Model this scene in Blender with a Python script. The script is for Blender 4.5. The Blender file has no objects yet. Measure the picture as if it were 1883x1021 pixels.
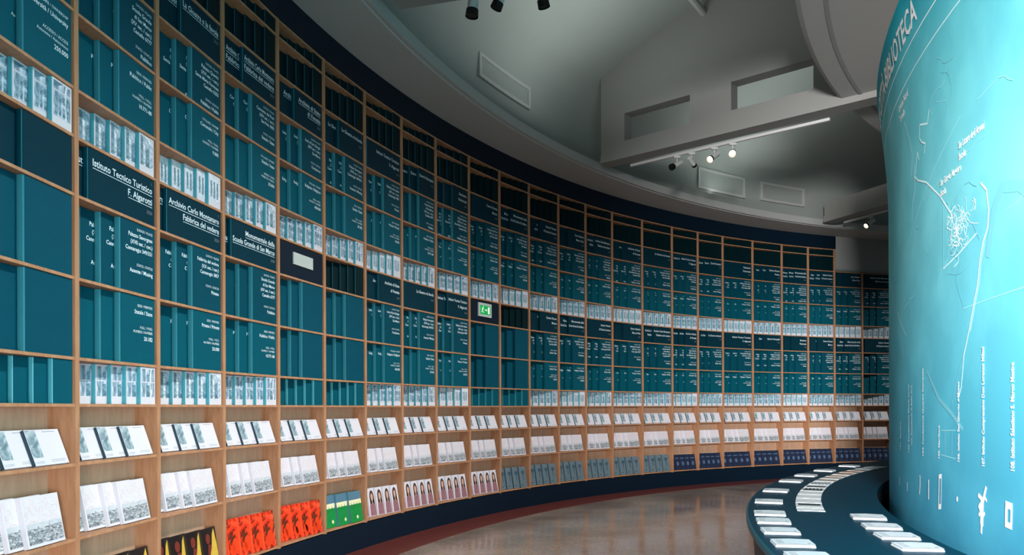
import bpy, bmesh, math, random
from mathutils import Vector, Matrix, Euler
random.seed(7)
PI = math.pi
sc = bpy.context.scene
COL = sc.collection
# ------------------------------------------------------------------ camera, world, light, exposure
EYE = 1.585
FPX = 1426.0
cam_d = bpy.data.cameras.new('camera'); cam = bpy.data.objects.new('camera', cam_d); COL.objects.link(cam)
cam_d.sensor_width = 36.0; cam_d.lens = FPX/1883*36.0
cam_d.shift_y = (750.7-510.5)/1883
cam_d.clip_start = 0.05; cam_d.clip_end = 200
cam.location = (0, 0, EYE)
cam.rotation_euler = (Matrix.Rotation(PI/2, 3, 'X') @ Matrix.Rotation(math.radians(-0.195), 3, 'Z')).to_euler()
sc.camera = cam
sc.view_settings.view_transform = 'Standard'
sc.view_settings.look = 'None'
sc.view_settings.gamma = 1
sc.view_settings.use_curve_mapping = False
sc.view_settings.exposure = 0.6
world = bpy.data.worlds.new('world'); sc.world = world; world.use_nodes = True
world.node_tree.nodes['Background'].inputs[0].default_value = (0.62, 0.80, 0.86, 1)
world.node_tree.nodes['Background'].inputs[1].default_value = 0.07

def area(name, loc, target, sx, sy, power, color):
    d = bpy.data.lights.new(name, 'AREA'); d.shape = 'RECTANGLE'; d.size = sx; d.size_y = sy
    d.energy = power; d.color = color
    o = bpy.data.objects.new(name, d); COL.objects.link(o); o.location = loc
    o.rotation_euler = (Vector(target)-Vector(loc)).to_track_quat('-Z', 'Y').to_euler()
    return o
area('entrance_daylight', (1.7, -3.3, 1.1), (-1.2, 6, -1.5), 3.6, 1.8, 112, (1.0, 0.97, 0.97)).data.spread = math.radians(74)
area('drum_wash', (-1.1, -5.0, 3.2), (4.0, 5.2, 2.3), 1.2, 1.2, 300, (1.0, 0.98, 0.97)).data.spread = math.radians(44)

B = Vector((12.34, 3.67)); RB = 14.9           # centre and radius of the bookcase front
T = Vector((13.78, 2.75))                      # centre of drum and table
def pol(c, r, deg, z=0.0):
    a = math.radians(deg); return Vector((c.x+r*math.cos(a), c.y+r*math.sin(a), z))

# added fill lights, no fittings, ringed by the ceiling disc to brighten the shelves
for ang, w in ((181, 19), (172.5, 23), (164, 22), (155, 19), (146, 16), (136, 13), (125, 11), (113, 10), (104, 13)):
    area('shelf_fill', pol(B, 10.9, ang, EYE+3.75), pol(B, 14.9, ang, 0.5), 1.3, 0.25, w, (1.0, 0.96, 0.93)).data.spread = math.radians(76)

# ------------------------------------------------------------------ materials
def srgb(r, g, b):
    f = lambda v: (v/255/12.92) if v/255 <= 0.04045 else ((v/255+0.055)/1.055)**2.4
    return (f(r), f(g), f(b), 1)
MATS = {}
def nmat(name, base, rough=0.6, metal=0.0, spec=0.5, var=0.0, scale=8.0, emit=None, estr=0.0, bump=0.0):
    m = bpy.data.materials.new(name); m.use_nodes = True
    nt = m.node_tree; p = nt.nodes['Principled BSDF']
    p.inputs['Base Color'].default_value = base; p.inputs['Roughness'].default_value = rough
    p.inputs['Metallic'].default_value = metal; p.inputs['Specular IOR Level'].default_value = spec
    tc = nt.nodes.new('ShaderNodeTexCoord'); n = nt.nodes.new('ShaderNodeTexNoise')
    n.inputs['Scale'].default_value = scale; n.inputs['Detail'].default_value = 3
    nt.links.new(tc.outputs['Object'], n.inputs['Vector'])
    mx = nt.nodes.new('ShaderNodeMixRGB'); mx.blend_type = 'MULTIPLY'; mx.inputs[0].default_value = var
    mx.inputs[1].default_value = base
    nt.links.new(n.outputs['Fac'], mx.inputs[2]); nt.links.new(mx.outputs[0], p.inputs['Base Color'])
    if bump:
        b = nt.nodes.new('ShaderNodeBump'); b.inputs['Strength'].default_value = bump
        nt.links.new(n.outputs['Fac'], b.inputs['Height']); nt.links.new(b.outputs[0], p.inputs['Normal'])
    if emit:
        p.inputs['Emission Color'].default_value = emit; p.inputs['Emission Strength'].default_value = estr
    MATS[name] = m; return m
def ramp(nt, stops):
    r = nt.nodes.new('ShaderNodeValToRGB'); e = r.color_ramp.elements
    e[0].position, e[0].color = stops[0]; e[1].position, e[1].color = stops[-1]
    for p, c in stops[1:-1]:
        x = e.new(p); x.color = c
    return r
def print_mat(name, stops, scale=14.0, stretch=(1, 1, 1), detail=6, rough=0.45, wave=0.0, dist=2.0):
    """a printed picture: broken tones from noise (and bands)"""
    m = bpy.data.materials.new(name); m.use_nodes = True; nt = m.node_tree; p = nt.nodes['Principled BSDF']
    p.inputs['Roughness'].default_value = rough
    tc = nt.nodes.new('ShaderNodeTexCoord'); mp = nt.nodes.new('ShaderNodeMapping')
    mp.inputs['Scale'].default_value = stretch
    n = nt.nodes.new('ShaderNodeTexNoise'); n.inputs['Scale'].default_value = scale; n.inputs['Detail'].default_value = detail
    n.inputs['Distortion'].default_value = dist
    nt.links.new(tc.outputs['Object'], mp.inputs['Vector']); nt.links.new(mp.outputs[0], n.inputs['Vector'])
    r = ramp(nt, stops); nt.links.new(n.outputs['Fac'], r.inputs[0]); nt.links.new(r.outputs[0], p.inputs['Base Color'])
    MATS[name] = m; return m
def wood_mat(name, c1, c2, rough=0.5):
    m = bpy.data.materials.new(name); m.use_nodes = True; nt = m.node_tree; p = nt.nodes['Principled BSDF']
    p.inputs['Roughness'].default_value = rough; p.inputs['Specular IOR Level'].default_value = 0.3
    tc = nt.nodes.new('ShaderNodeTexCoord'); mp = nt.nodes.new('ShaderNodeMapping'); mp.inputs['Scale'].default_value = (6, 6, 0.9)
    n = nt.nodes.new('ShaderNodeTexNoise'); n.inputs['Scale'].default_value = 3.2; n.inputs['Detail'].default_value = 5; n.inputs['Distortion'].default_value = 1.0
    nt.links.new(tc.outputs['Object'], mp.inputs['Vector']); nt.links.new(mp.outputs[0], n.inputs['Vector'])
    r = ramp(nt, [(0.3, c1), (0.7, c2)]); nt.links.new(n.outputs['Fac'], r.inputs[0]); nt.links.new(r.outputs[0], p.inputs['Base Color'])
    MATS[name] = m; return m
wood_mat('wood', srgb(162, 114, 82), srgb(184, 138, 104))
wood_mat('wood_back', srgb(192, 152, 124), srgb(206, 168, 140))
nmat('teal_black', srgb(1, 32, 37), 0.6, spec=0.12, var=0.15)
nmat('teal_title', srgb(0, 48, 62), 0.6, spec=0.12, var=0.15)
nmat('teal_text', srgb(0, 70, 86), 0.6, spec=0.12, var=0.15)
nmat('teal_light', srgb(0, 82, 98), 0.6, spec=0.12, var=0.15)
nmat('teal_blank', srgb(2, 74, 92), 0.6, spec=0.12, var=0.15)
nmat('teal_spine_lit', srgb(54, 142, 158), 0.6, spec=0.15, var=0.1)  # light falling on the near-bay spines, painted into their colour
nmat('cyan_spine', srgb(70, 168, 184), 0.5, var=0.1)
nmat('spine_gap', srgb(70, 140, 155), 0.5)
nmat('white_cover', srgb(214, 212, 220), 0.5, var=0.05)
nmat('letter_white', srgb(215, 232, 238), 0.6)
nmat('letter_grey', srgb(120, 128, 134), 0.6)
nmat('paper', srgb(222, 230, 235), 0.7, var=0.06)
nmat('page_edge', srgb(205, 205, 200), 0.8)
nmat('dark_spine', srgb(16, 52, 66), 0.5)
nmat('navy', srgb(0, 24, 41), 0.55, spec=0.25, var=0.08)
nmat('orange_red', srgb(226, 62, 22), 0.4)
nmat('orange_spine', srgb(255, 96, 50), 0.4)
nmat('black_cover', srgb(28, 22, 24), 0.35)
nmat('yellow_print', srgb(224, 186, 70), 0.45, var=0.4, scale=30)
nmat('skin_print', srgb(120, 46, 34), 0.5, var=0.3, scale=30)
nmat('green_print', srgb(20, 150, 70), 0.45, var=0.45, scale=20)
nmat('cream_print', srgb(232, 228, 186), 0.5)
nmat('sky_print', srgb(80, 120, 140), 0.5)
nmat('hair_print', srgb(70, 48, 38), 0.5)
nmat('face_print', srgb(205, 160, 140), 0.5)
nmat('rose_print', srgb(170, 120, 130), 0.5, var=0.6, scale=40)
nmat('slate_print', srgb(104, 124, 134), 0.5, var=0.25, scale=18)
nmat('slate_dark', srgb(58, 84, 98), 0.5)
nmat('navy_print', srgb(30, 44, 72), 0.5, var=0.4, scale=18)
nmat('navy_pale', srgb(80, 100, 130), 0.5)
W_, G_, D_, K_ = srgb(232, 235, 243), srgb(186, 200, 212), srgb(132, 158, 178), srgb(84, 112, 132)
print_mat('print_facade', [(0.34, K_), (0.45, D_), (0.55, G_), (0.66, W_)], 9, (1.5, 1, 0.6))
print_mat('print_stone', [(0.36, D_), (0.5, G_), (0.62, W_)], 16, (1, 1, 1.4))
print_mat('print_pale', [(0.35, G_), (0.6, W_)], 7, (1, 1, 2))
print_mat('print_window', [(0.4, srgb(74, 110, 126)), (0.6, srgb(138, 170, 184))], 30)
print_mat('print_city', [(0.33, srgb(60, 66, 72)), (0.44, srgb(110, 120, 128)), (0.54, srgb(160, 168, 174)), (0.62, srgb(206, 208, 210)), (0.74, srgb(190, 140, 128))], 26, (1.2, 1, 2.4))
print_mat('print_mist', [(0.3, srgb(176, 184, 192)), (0.7, srgb(206, 208, 214))], 8, (1, 1, 3))
print_mat('print_sketch', [(0.40, srgb(214, 212, 220)), (0.485, srgb(214, 210, 216)), (0.5, srgb(202, 172, 176)), (0.515, srgb(214, 210, 216)), (0.7, srgb(216, 215, 222))], 16)
print_mat('print_trees', [(0.35, srgb(96, 122, 134)), (0.5, srgb(146, 168, 176)), (0.65, srgb(206, 214, 220))], 12)
print_mat('print_red', [(0.34, srgb(44, 48, 20)), (0.44, srgb(120, 26, 10)), (0.52, srgb(222, 50, 18)), (0.68, srgb(250, 96, 60))], 9)
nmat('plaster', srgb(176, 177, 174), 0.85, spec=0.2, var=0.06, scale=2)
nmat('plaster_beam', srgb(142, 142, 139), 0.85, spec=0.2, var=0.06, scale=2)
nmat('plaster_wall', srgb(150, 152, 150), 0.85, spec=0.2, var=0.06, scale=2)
nmat('ledge_grey', srgb(120, 130, 132), 0.7)
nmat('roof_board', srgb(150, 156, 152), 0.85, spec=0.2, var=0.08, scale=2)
nmat('lamp_white', srgb(205, 205, 203), 0.4)
nmat('lamp_black', srgb(12, 12, 13), 0.5)
nmat('lamp_glow', srgb(255, 225, 160), 0.4, emit=(1.0, 0.72, 0.36, 1), estr=7.0)
nmat('sign_green', srgb(0, 150, 60), 0.4, emit=(0.0, 0.5, 0.12, 1), estr=0.25)
nmat('sign_frame', srgb(190, 200, 196), 0.5)
nmat('sign_white', srgb(240, 250, 240), 0.5, emit=(1, 1, 1, 1), estr=0.2)
nmat('plate_grey', srgb(188, 196, 190), 0.5)
nmat('table_teal', srgb(0, 60, 80), 0.5, spec=0.1, var=0.12, scale=3)
nmat('table_rim', srgb(6, 88, 104), 0.4)
nmat('table_side', srgb(34, 44, 52), 0.5)
nmat('gap_black', srgb(6, 8, 9), 0.9)
nmat('card_ochre', srgb(196, 150, 104), 0.6, var=0.5, scale=40)
nmat('card_dark', srgb(62, 74, 80), 0.6, var=0.5, scale=40)
nmat('drum_white', srgb(252, 254, 255), 0.6)
nmat('map_line', srgb(226, 250, 253), 0.6)
nmat('map_faint', srgb(150, 222, 232), 0.6)
nmat('map_water', srgb(112, 190, 208), 0.6)
nmat('visitor_dark', srgb(10, 10, 12), 0.8)
# drum print: cyan at the top running to blue at the bottom, with a faint chart texture
def drum_mat():
    m = bpy.data.materials.new('drum_print'); m.use_nodes = True; nt = m.node_tree; p = nt.nodes['Principled BSDF']
    p.inputs['Roughness'].default_value = 0.7; p.inputs['Specular IOR Level'].default_value = 0.05
    tc = nt.nodes.new('ShaderNodeTexCoord'); sp = nt.nodes.new('ShaderNodeSeparateXYZ')
    nt.links.new(tc.outputs['Object'], sp.inputs[0])
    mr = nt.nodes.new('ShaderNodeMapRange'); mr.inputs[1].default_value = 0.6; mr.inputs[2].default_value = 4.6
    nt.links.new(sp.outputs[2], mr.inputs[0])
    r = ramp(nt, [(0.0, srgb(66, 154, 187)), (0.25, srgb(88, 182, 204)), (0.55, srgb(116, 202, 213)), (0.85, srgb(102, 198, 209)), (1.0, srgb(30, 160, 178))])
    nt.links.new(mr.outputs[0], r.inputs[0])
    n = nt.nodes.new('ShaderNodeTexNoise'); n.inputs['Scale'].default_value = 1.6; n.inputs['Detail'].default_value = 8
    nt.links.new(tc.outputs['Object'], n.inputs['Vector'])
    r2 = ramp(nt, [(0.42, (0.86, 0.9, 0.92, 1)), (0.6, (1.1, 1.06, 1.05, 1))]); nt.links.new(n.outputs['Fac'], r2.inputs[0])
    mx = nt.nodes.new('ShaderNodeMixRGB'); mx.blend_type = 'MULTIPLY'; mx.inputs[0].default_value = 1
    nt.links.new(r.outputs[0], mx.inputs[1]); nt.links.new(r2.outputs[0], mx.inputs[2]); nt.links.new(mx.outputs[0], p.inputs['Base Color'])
    MATS['drum_print'] = m
drum_mat()
def floor_mat():
    m = bpy.data.materials.new('floor_stone'); m.use_nodes = True; nt = m.node_tree; p = nt.nodes['Principled BSDF']
    p.inputs['Roughness'].default_value = 0.16; p.inputs['Specular IOR Level'].default_value = 0.6
    tc = nt.nodes.new('ShaderNodeTexCoord')
    n = nt.nodes.new('ShaderNodeTexNoise'); n.inputs['Scale'].default_value = 1.1; n.inputs['Detail'].default_value = 9
    v = nt.nodes.new('ShaderNodeTexVoronoi'); v.inputs['Scale'].default_value = 38
    nt.links.new(tc.outputs['Object'], n.inputs['Vector']); nt.links.new(tc.outputs['Object'], v.inputs['Vector'])
    r = ramp(nt, [(0.35, srgb(124, 104, 90)), (0.65, srgb(156, 136, 119))]); nt.links.new(n.outputs['Fac'], r.inputs[0])
    mx = nt.nodes.new('ShaderNodeMixRGB'); mx.blend_type = 'OVERLAY'; mx.inputs[0].default_value = 0.25
    nt.links.new(r.outputs[0], mx.inputs[1]); nt.links.new(v.outputs['Color'], mx.inputs[2])
    hs = nt.nodes.new('ShaderNodeHueSaturation'); hs.inputs['Saturation'].default_value = 0.75
    nt.links.new(mx.outputs[0], hs.inputs['Color']); nt.links.new(hs.outputs[0], p.inputs['Base Color'])
    rr = nt.nodes.new('ShaderNodeMapRange'); rr.inputs[3].default_value = 0.07; rr.inputs[4].default_value = 0.22
    nt.links.new(n.outputs['Fac'], rr.inputs[0]); nt.links.new(rr.outputs[0], p.inputs['Roughness'])
    MATS['floor_stone'] = m
floor_mat()
nmat('red_stone', srgb(116, 56, 46), 0.24, var=0.35, scale=14)

# ------------------------------------------------------------------ mesh builder
class MB:
    def __init__(s): s.v = []; s.f = []; s.m = []; s.names = []
    def mi(s, name):
        if name not in s.names: s.names.append(name)
        return s.names.index(name)
    def face(s, pts, mat):
        b = len(s.v); s.v += [tuple(p) for p in pts]; s.f.append(tuple(range(b, b+len(pts)))); s.m.append(s.mi(mat))
    def box(s, x0, x1, y0, y1, z0, z1, mat, mats=None):
        """mats: per-side override {'x-','x+','y-','y+','z-','z+'}"""
        mats = mats or {}
        b = len(s.v); s.v += [(x, y, z) for x in (x0, x1) for y in (y0, y1) for z in (z0, z1)]
        F = {'x-': (0, 1, 3, 2), 'x+': (4, 6, 7, 5), 'y-': (0, 4, 5, 1), 'y+': (2, 3, 7, 6), 'z-': (0, 2, 6, 4), 'z+': (1, 5, 7, 3)}
        for k, f in F.items():
            s.f.append(tuple(b+i for i in f)); s.m.append(s.mi(mats.get(k, mat)))
    def poly(s, pts2, y, mat, mapf=None):
        """a flat printed shape on the cover: pts (x,z) at depth y"""
        s.face([(x, y, z) for x, z in pts2], mat)
    def grid(s, rows, mat, closed=False):
        b = len(s.v); n = len(rows[0])
        for r in rows: s.v += [tuple(p) for p in r]
        mi = s.mi(mat)
        for i in range(len(rows)-1):
            for j in range(n if closed else n-1):
                j2 = (j+1) % n
                s.f.append((b+i*n+j, b+i*n+j2, b+(i+1)*n+j2, b+(i+1)*n+j)); s.m.append(mi)
    def tube(s, p0, p1, r0, r1, mat, n=12, caps=(True, True), capmat=None):
        p0, p1 = Vector(p0), Vector(p1); d = (p1-p0).normalized()
        a = d.orthogonal().normalized(); c = d.cross(a)
        ring = lambda p, r: [p+(a*math.cos(2*PI*k/n)+c*math.sin(2*PI*k/n))*r for k in range(n)]
        A, C = ring(p0, r0), ring(p1, r1); s.grid([A, C], mat, True)
        if caps[0]: s.face(A[::-1], mat)
        if caps[1]: s.face(C, capmat or mat)
    def arc(s, c, a0, a1, prof, mat, n=48, closedprof=True, mats=None):
        """sweep a profile [(r,z)...] round centre c from angle a0 to a1 (deg)"""
        k = len(prof)
        b = len(s.v)
        for i in range(n+1):
            a = a0+(a1-a0)*i/n
            s.v += [tuple(pol(c, r, a, z)) for r, z in prof]
        for i in range(n):
            for j in range(k if closedprof else k-1):
                j2 = (j+1) % k
                s.f.append((b+i*k+j, b+i*k+j2, b+(i+1)*k+j2, b+(i+1)*k+j)); s.m.append(s.mi((mats or {}).get(j, mat)))
        if closedprof:
            s.f.append(tuple(b+j for j in range(k))); s.m.append(s.mi(mat))
            s.f.append(tuple(b+n*k+j for j in range(k-1, -1, -1))); s.m.append(s.mi(mat))
    def mesh(s, name, smooth=False, fix=True):
        me = bpy.data.meshes.new(name); me.from_pydata(s.v, [], s.f)
        for n in s.names: me.materials.append(MATS[n])
        me.polygons.foreach_set('material_index', s.m)
        if smooth: me.polygons.foreach_set('use_smooth', [True]*len(s.f))
        me.update()
        if fix and smooth:
            bm = bmesh.new(); bm.from_mesh(me); bmesh.ops.remove_doubles(bm, verts=bm.verts, dist=1e-5)
            bm.to_mesh(me); bm.free()
        return me
    def build(s, name, parent=None, smooth=False, **k):
        return link(name, s.mesh(name, smooth), parent)
def link(name, data, parent=None):
    o = bpy.data.objects.new(name, data); COL.objects.link(o)
    if parent is not None: o.parent = parent
    return o
def tag(o, label, cat, group=None):
    o['label'] = label; o['category'] = cat
    if group: o['group'] = group
    return o
def struct(o): o['kind'] = 'structure'; return o
def empty(name, loc=(0, 0, 0), rz=0.0):
    o = bpy.data.objects.new(name, None); COL.objects.link(o); o.location = loc; o.rotation_euler = (0, 0, rz)
    o.empty_display_size = 0.1; return o
# lettering: filled outlines of a text, in its own flat x/y plane
_tc = {}
def glyphs(txt, size, align='RIGHT', bold=0.0):
    key = (txt, size, align, bold)
    if key not in _tc:
        cu = bpy.data.curves.new('t', 'FONT'); cu.body = txt; cu.size = size; cu.align_x = align; cu.offset = bold*size
        cu.resolution_u = 2; cu.fill_mode = 'FRONT'
        o = bpy.data.objects.new('t', cu); me = bpy.data.meshes.new_from_object(o)
        _tc[key] = ([tuple(v.co) for v in me.vertices], [tuple(p.vertices) for p in me.polygons])
        bpy.data.objects.remove(o); bpy.data.curves.remove(cu); bpy.data.meshes.remove(me)
    return _tc[key]
def put_text(mb, txt, size, fn, mat, align='RIGHT', bold=0.0, maxw=None):
    v, f = glyphs(txt, size, align, bold)
    if not v: return
    k = 1.0
    if maxw:
        w = max(p[0] for p in v)-min(p[0] for p in v)
        if w > maxw: k = maxw/w
    b = len(mb.v); mb.v += [tuple(fn(p[0]*k, p[1])) for p in v]; mi = mb.mi(mat)
    for q in f:
        if len(q) > 2: mb.f.append(tuple(b+i for i in q)); mb.m.append(mi)

# ------------------------------------------------------------------ bookcase bays
Z = [z+EYE for z in (3.595, 3.44, 3.095, 2.75, 2.32, 1.87, 1.59, 1.25, 0.765, 0.297, 0.025, -0.32, -0.755, -1.27)]
TH = [180.15, 176.63, 173.25, 169.82, 166.398, 163.1, 159.833, 156.63, 153.455, 150.182, 147.043, 143.909, 140.683, 137.641,
      134.625, 131.177, 127.746, 124.773, 121.905, 118.488, 115.184, 112.253, 109.357, 106.35, 103.3, 100.2, 97.1, 94.0]
NB = len(TH)-1
PW, DEP, ST = 0.043, 0.175, 0.018      # upright width, case depth, shelf thickness
ORD = ['first', 'second', 'third', 'fourth', 'fifth', 'sixth', 'seventh', 'eighth', 'ninth', 'tenth', 'eleventh', 'twelfth', 'thirteenth',
       'fourteenth', 'fifteenth', 'sixteenth', 'seventeenth', 'eighteenth', 'nineteenth', 'twentieth', 'twenty-first', 'twenty-second',
       'twenty-third', 'twenty-fourth', 'twenty-fifth', 'twenty-sixth', 'twenty-seventh']
def bay_frame(i):
    a, b = pol(B, RB, TH[i]), pol(B, RB, TH[i+1]); d = b-a
    return a, d.length, math.atan2(d.y, d.x)
SL = 0.86                               # the standard bay the shared meshes are drawn for
mb = MB(); mb.box(-PW, 0, 0, DEP, Z[13]-0.02, Z[0]+0.012, 'wood'); up_full = mb.mesh('upright')
mb = MB(); mb.box(-PW, 0, 0, DEP, Z[13]-0.02, Z[2]+0.012, 'wood'); up_low = mb.mesh('upright')
mb = MB(); mb.box(0, SL-PW-0.001, 0.002, DEP-0.012, -ST/2, ST/2, 'wood'); shelf_me = mb.mesh('shelf')
mb = MB(); mb.box(0, SL-PW-0.001, DEP-0.011, DEP, Z[13], Z[0], 'wood_back'); back_full = mb.mesh('back_panel')
mb = MB(); mb.box(0, SL-PW-0.001, DEP-0.011, DEP, Z[13], Z[2], 'wood_back'); back_low = mb.mesh('back_panel')
BM = []
for i in range(NB):
    o, L, rz = bay_frame(i)
    root = empty('bookcase_bay', o, rz); full = i < 22
    BM.append((Matrix.Translation(o) @ Matrix.Rotation(rz, 4, 'Z'), L))
    if i <= 24: lab = ('full-height' if full else 'lower') + f' pale wood bookcase bay with thin shelves, {ORD[i]} from the left'
    else: lab = f'lower wood bookcase bay hidden behind the cyan drum, {["nearest","second","third"][i-25]} past its edge'
    tag(root, lab, 'bookcase', 'wooden bookcase bays along the curved wall')
    k = (L-PW)/(SL-PW)
    u = link('upright', up_full if full else up_low, root); u.location.x = L
    if i == 0:
        u = link('upright', up_full, root); u.location.x = 0
    bp = link('back_panel', back_full if full else back_low, root); bp.scale.x = k
    for j, z in enumerate(Z):
        if not full and j < 2: continue
        s = link('shelf', shelf_me, root); s.location.z = z; s.scale.x = k

# ------------------------------------------------------------------ the books
X0 = [("LUOGO / PLACE", "Palazzo Savorgnan\n(XVII sec. / cen.)\nCannaregio 349/351", "STATO / STATUS", "Assente / Missing"),
      ("LUOGO / PLACE", "Fabbrica del vedere\n(XX sec. / cen.)\nCannaregio 3857", "STATO / STATUS", "Privato"),
      ("LUOGO / PLACE", "Scuola Grande\ndi San Marco\n(XV sec. / cen.)\nCastello 6777", "STATO / STATUS", "Pubblico"),
      ("LUOGO / PLACE", "Palazzo Querini\n(XVI sec. / cen.)\nSanta Maria Formosa\nCastello 5252", "STATO / STATUS", "Pubblico / Public"),
      ("LUOGO / PLACE", "Convento dei Frari\n(XIV sec. / cen.)\nSan Polo 3002", "STATO / STATUS", "Statale / State"),
      ("LUOGO / PLACE", "Isola di San Giorgio\n(XVI sec. / cen.)\nSan Marco", "STATO / STATUS", "Fondazione")]
X1 = [("SEDE / PREMISES", "Statale / State", "VOLL. / VOLS.\nNUMERO / NUMBER", "20.182"),
      ("SEDE / PREMISES", "Privato / Private", "VOLL. / VOLS.\nNUMERO / NUMBER", "20.000"),
      ("SEDE / PREMISES", "Pubblico / Public", "VOLL. / VOLS.\nNUMERO / NUMBER", "10.771-80"),
      ("TITOLARE / OWNER", "Comunale / City", "VOLL. / VOLS.\nNUMERO / NUMBER", "9.000"),
      ("TITOLARE / OWNER", "Statale / State", "APERTA / OPEN\nPUBBLICO / PUBLIC", "35.000"),
      ("TITOLARE / OWNER", "Religioso / Religious", "VOLL. / VOLS.\nNUMERO / NUMBER", "400.000")]
TT = ["Istituto Tecnico Turistico\nF. Algarotti", "Archivio Carlo Montanaro\nFabbrica del vedere", "Monumentale della\nScuola Grande di San Marco",
      "Querini Stampalia", "Archivio di Stato\ndi Venezia", "Istituto Veneto\ndi Scienze Lettere", "Seminario\nPatriarcale", "La Giostra e la favola",
      "Liceo classico\nMarco Polo", "Centro Donna\nMestre"]
CW = {}                                 # mesh cache
def volume(kind, W, t, H, txt=None, var=0):
    """big box volume: front plane y=0, spine is the x=0 side"""
    key = (kind, round(W, 3), round(t, 3), round(H, 3), txt, var)
    if key in CW: return CW[key]
    mb = MB(); c = {'dark': 'teal_black', 'title': 'teal_title', 'text': 'teal_text', 'light': 'teal_light', 'blank': 'teal_blank',
                    'photo': 'white_cover', 'cyanblank': 'teal_light'}[kind]
    side = {'photo': 'cyan_spine', 'cyanblank': 'cyan_spine'}.get(kind, c)
    mb.box(0, W, 0, t, 0, H, c, {'x-': side, 'x+': 'page_edge' if kind == 'photo' else c})
    y = -0.0012
    if txt:
        R = W-0.028
        if kind == 'title':
            n = txt.count('\n')+1; sz = 0.062 if var == 0 else 0.052
            for q, ln in enumerate(txt.split('\n')):
                z = H-0.10-q*0.078
                put_text(mb, ln, sz, lambda a, b: (R+a, y, z+b), 'letter_white', bold=0.012, maxw=W-0.04)
                v, _ = glyphs(ln, sz, 'RIGHT', 0.012); w = min(W-0.04, max(p[0] for p in v)-min(p[0] for p in v))
                if var == 0: mb.box(R-w, R, y, 0, z-0.016, z-0.0125, 'letter_white')
            put_text(mb, '2020', 0.034, lambda a, b: (R+a, y, H-0.10-n*0.078+0.012+b), 'letter_grey')
            put_text(mb, '1', 0.034, lambda a, b: (R+a, y, H-0.045+b), 'letter_grey')
        else:
            s1, m1, s2, m2 = txt
            z = H-0.05-(0.02 if kind == 'light' else 0)
            for body, sz, m, gap in ((s1, 0.025, 'letter_grey', 0.016), (m1, 0.038, 'letter_white', 0.050), (s2, 0.025, 'letter_grey', 0.016), (m2, 0.038, 'letter_white', 0)):
                for ln in body.split('\n'):
                    mm = 'letter_white'
                    put_text(mb, ln, sz, lambda a, b: (R+a, y, z+b), mm, bold=0.014 if sz > .03 else 0, maxw=W-0.05)
                    z -= sz*1.22
                z -= gap
    if kind == 'photo':
        m = 0.012; a0, a1, z0, z1 = m, W-m, H*0.2, H-m
        P = ['print_facade', 'print_stone', 'print_pale', 'print_facade'][var % 4]
        Q = lambda x0, x1, za, zb, mat, d=0.0004: mb.box(x0, x1, y*d*1000, 0, za, zb, mat)
        Q(a0, a1, z0, z1, P)
        w = a1-a0; h = z1-z0
        if var % 4 == 0:        # pediment over rows of windows
            mb.poly([(a0, z1), (a0, z1-h*0.2), (a0+w*0.55, z1)], y*1.6, 'sky_print')
            for r in range(2):
                for q in range(4):
                    x = a0+w*(0.08+0.23*q); za = z0+h*(0.06+0.36*r)
                    Q(x, x+w*0.13, za, za+h*0.25, 'print_window', 0.0014)
            Q(a0, a1, z0+h*0.72, z0+h*0.76, 'white_cover', 0.0013)
        elif var % 4 == 1:      # a tall arched door
            x = a0+w*0.4
            pts = [(x, z0), (x+w*0.3, z0)]+[(x+w*0.15+w*0.15*math.cos(k*PI/8), z0+h*0.5+w*0.2*math.sin(k*PI/8)) for k in range(9)]
            mb.poly(pts, y*1.6, 'print_window'); Q(a0, a0+w*0.2, z0, z1, 'print_window', 0.0014)
        elif var % 4 == 2:      # tall windows
            for q in range(3):
                x = a0+w*(0.1+0.3*q)
                Q(x, x+w*0.14, z0+h*0.12, z0+h*0.78, 'print_window', 0.0014)
        else:                   # facade with oculus and door
            cx, cz = a0+w*0.5, z0+h*0.72
            mb.poly([(cx+w*0.13*math.cos(k*PI/6), cz+w*0.13*math.sin(k*PI/6)) for k in range(12)], y*1.6, 'print_window')
            Q(a0+w*0.36, a0+w*0.62, z0, z0+h*0.42, 'print_window', 0.0014)
            Q(a0, a1, z0+h*0.5, z0+h*0.54, 'white_cover', 0.0013)
    CW[key] = mb.mesh('volume'); return CW[key]
def spine_me(t, H, cyan, kind):
    key = ('sp', round(t, 3), round(H, 3), cyan, kind)
    if key in CW: return CW[key]
    mb = MB(); m = 'cyan_spine' if cyan else {'dark': 'teal_title', 'title': 'teal_text', 'text': 'teal_spine_lit', 'light': 'teal_spine_lit', 'blank': 'teal_spine_lit'}[kind]  # teal spines a step lighter than their covers, light put into the colour
    # rounded spine strip standing 3 mm proud with a groove line
    prof = [(0, 0.001), (-0.003, t*0.2), (-0.004, t*0.5), (-0.003, t*0.8), (0, t-0.001)]
    mb.grid([[(x, yy, 0.001) for x, yy in prof], [(x, yy, H-0.001) for x, yy in prof]], m)
    mb.box(-0.0042, -0.0022, t*0.16, t*0.22, 0.001, H-0.001, 'spine_gap')
    CW[key] = mb.mesh('spine'); return CW[key]
def place(name, me, Mb, x, y, z, sx=1.0, tilt=0.0):
    o = link(name, me)
    o.matrix_world = Mb @ Matrix.Translation((x, y, z)) @ Matrix.Rotation(tilt, 4, 'X') @ Matrix.Diagonal((sx, 1, 1, 1))
    return o
POS = {1: ['single'], 2: ['left', 'right'], 3: ['left', 'middle', 'rightmost'], 4: ['leftmost', 'second', 'third', 'rightmost'],
       5: ['leftmost', 'second', 'middle', 'fourth', 'rightmost']}
ROWS = [('dark', 'topmost short shelf'), ('dark', 'second shelf from top'), ('title', 'upper title row'), ('text', 'upper address row'),
        ('light', 'row above upper photo band'), ('photo', 'upper photo band'), ('title', 'lower title row'), ('text', 'lower address row'),
        ('light', 'row above lower photo band'), ('photo', 'lower photo band')]
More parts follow.
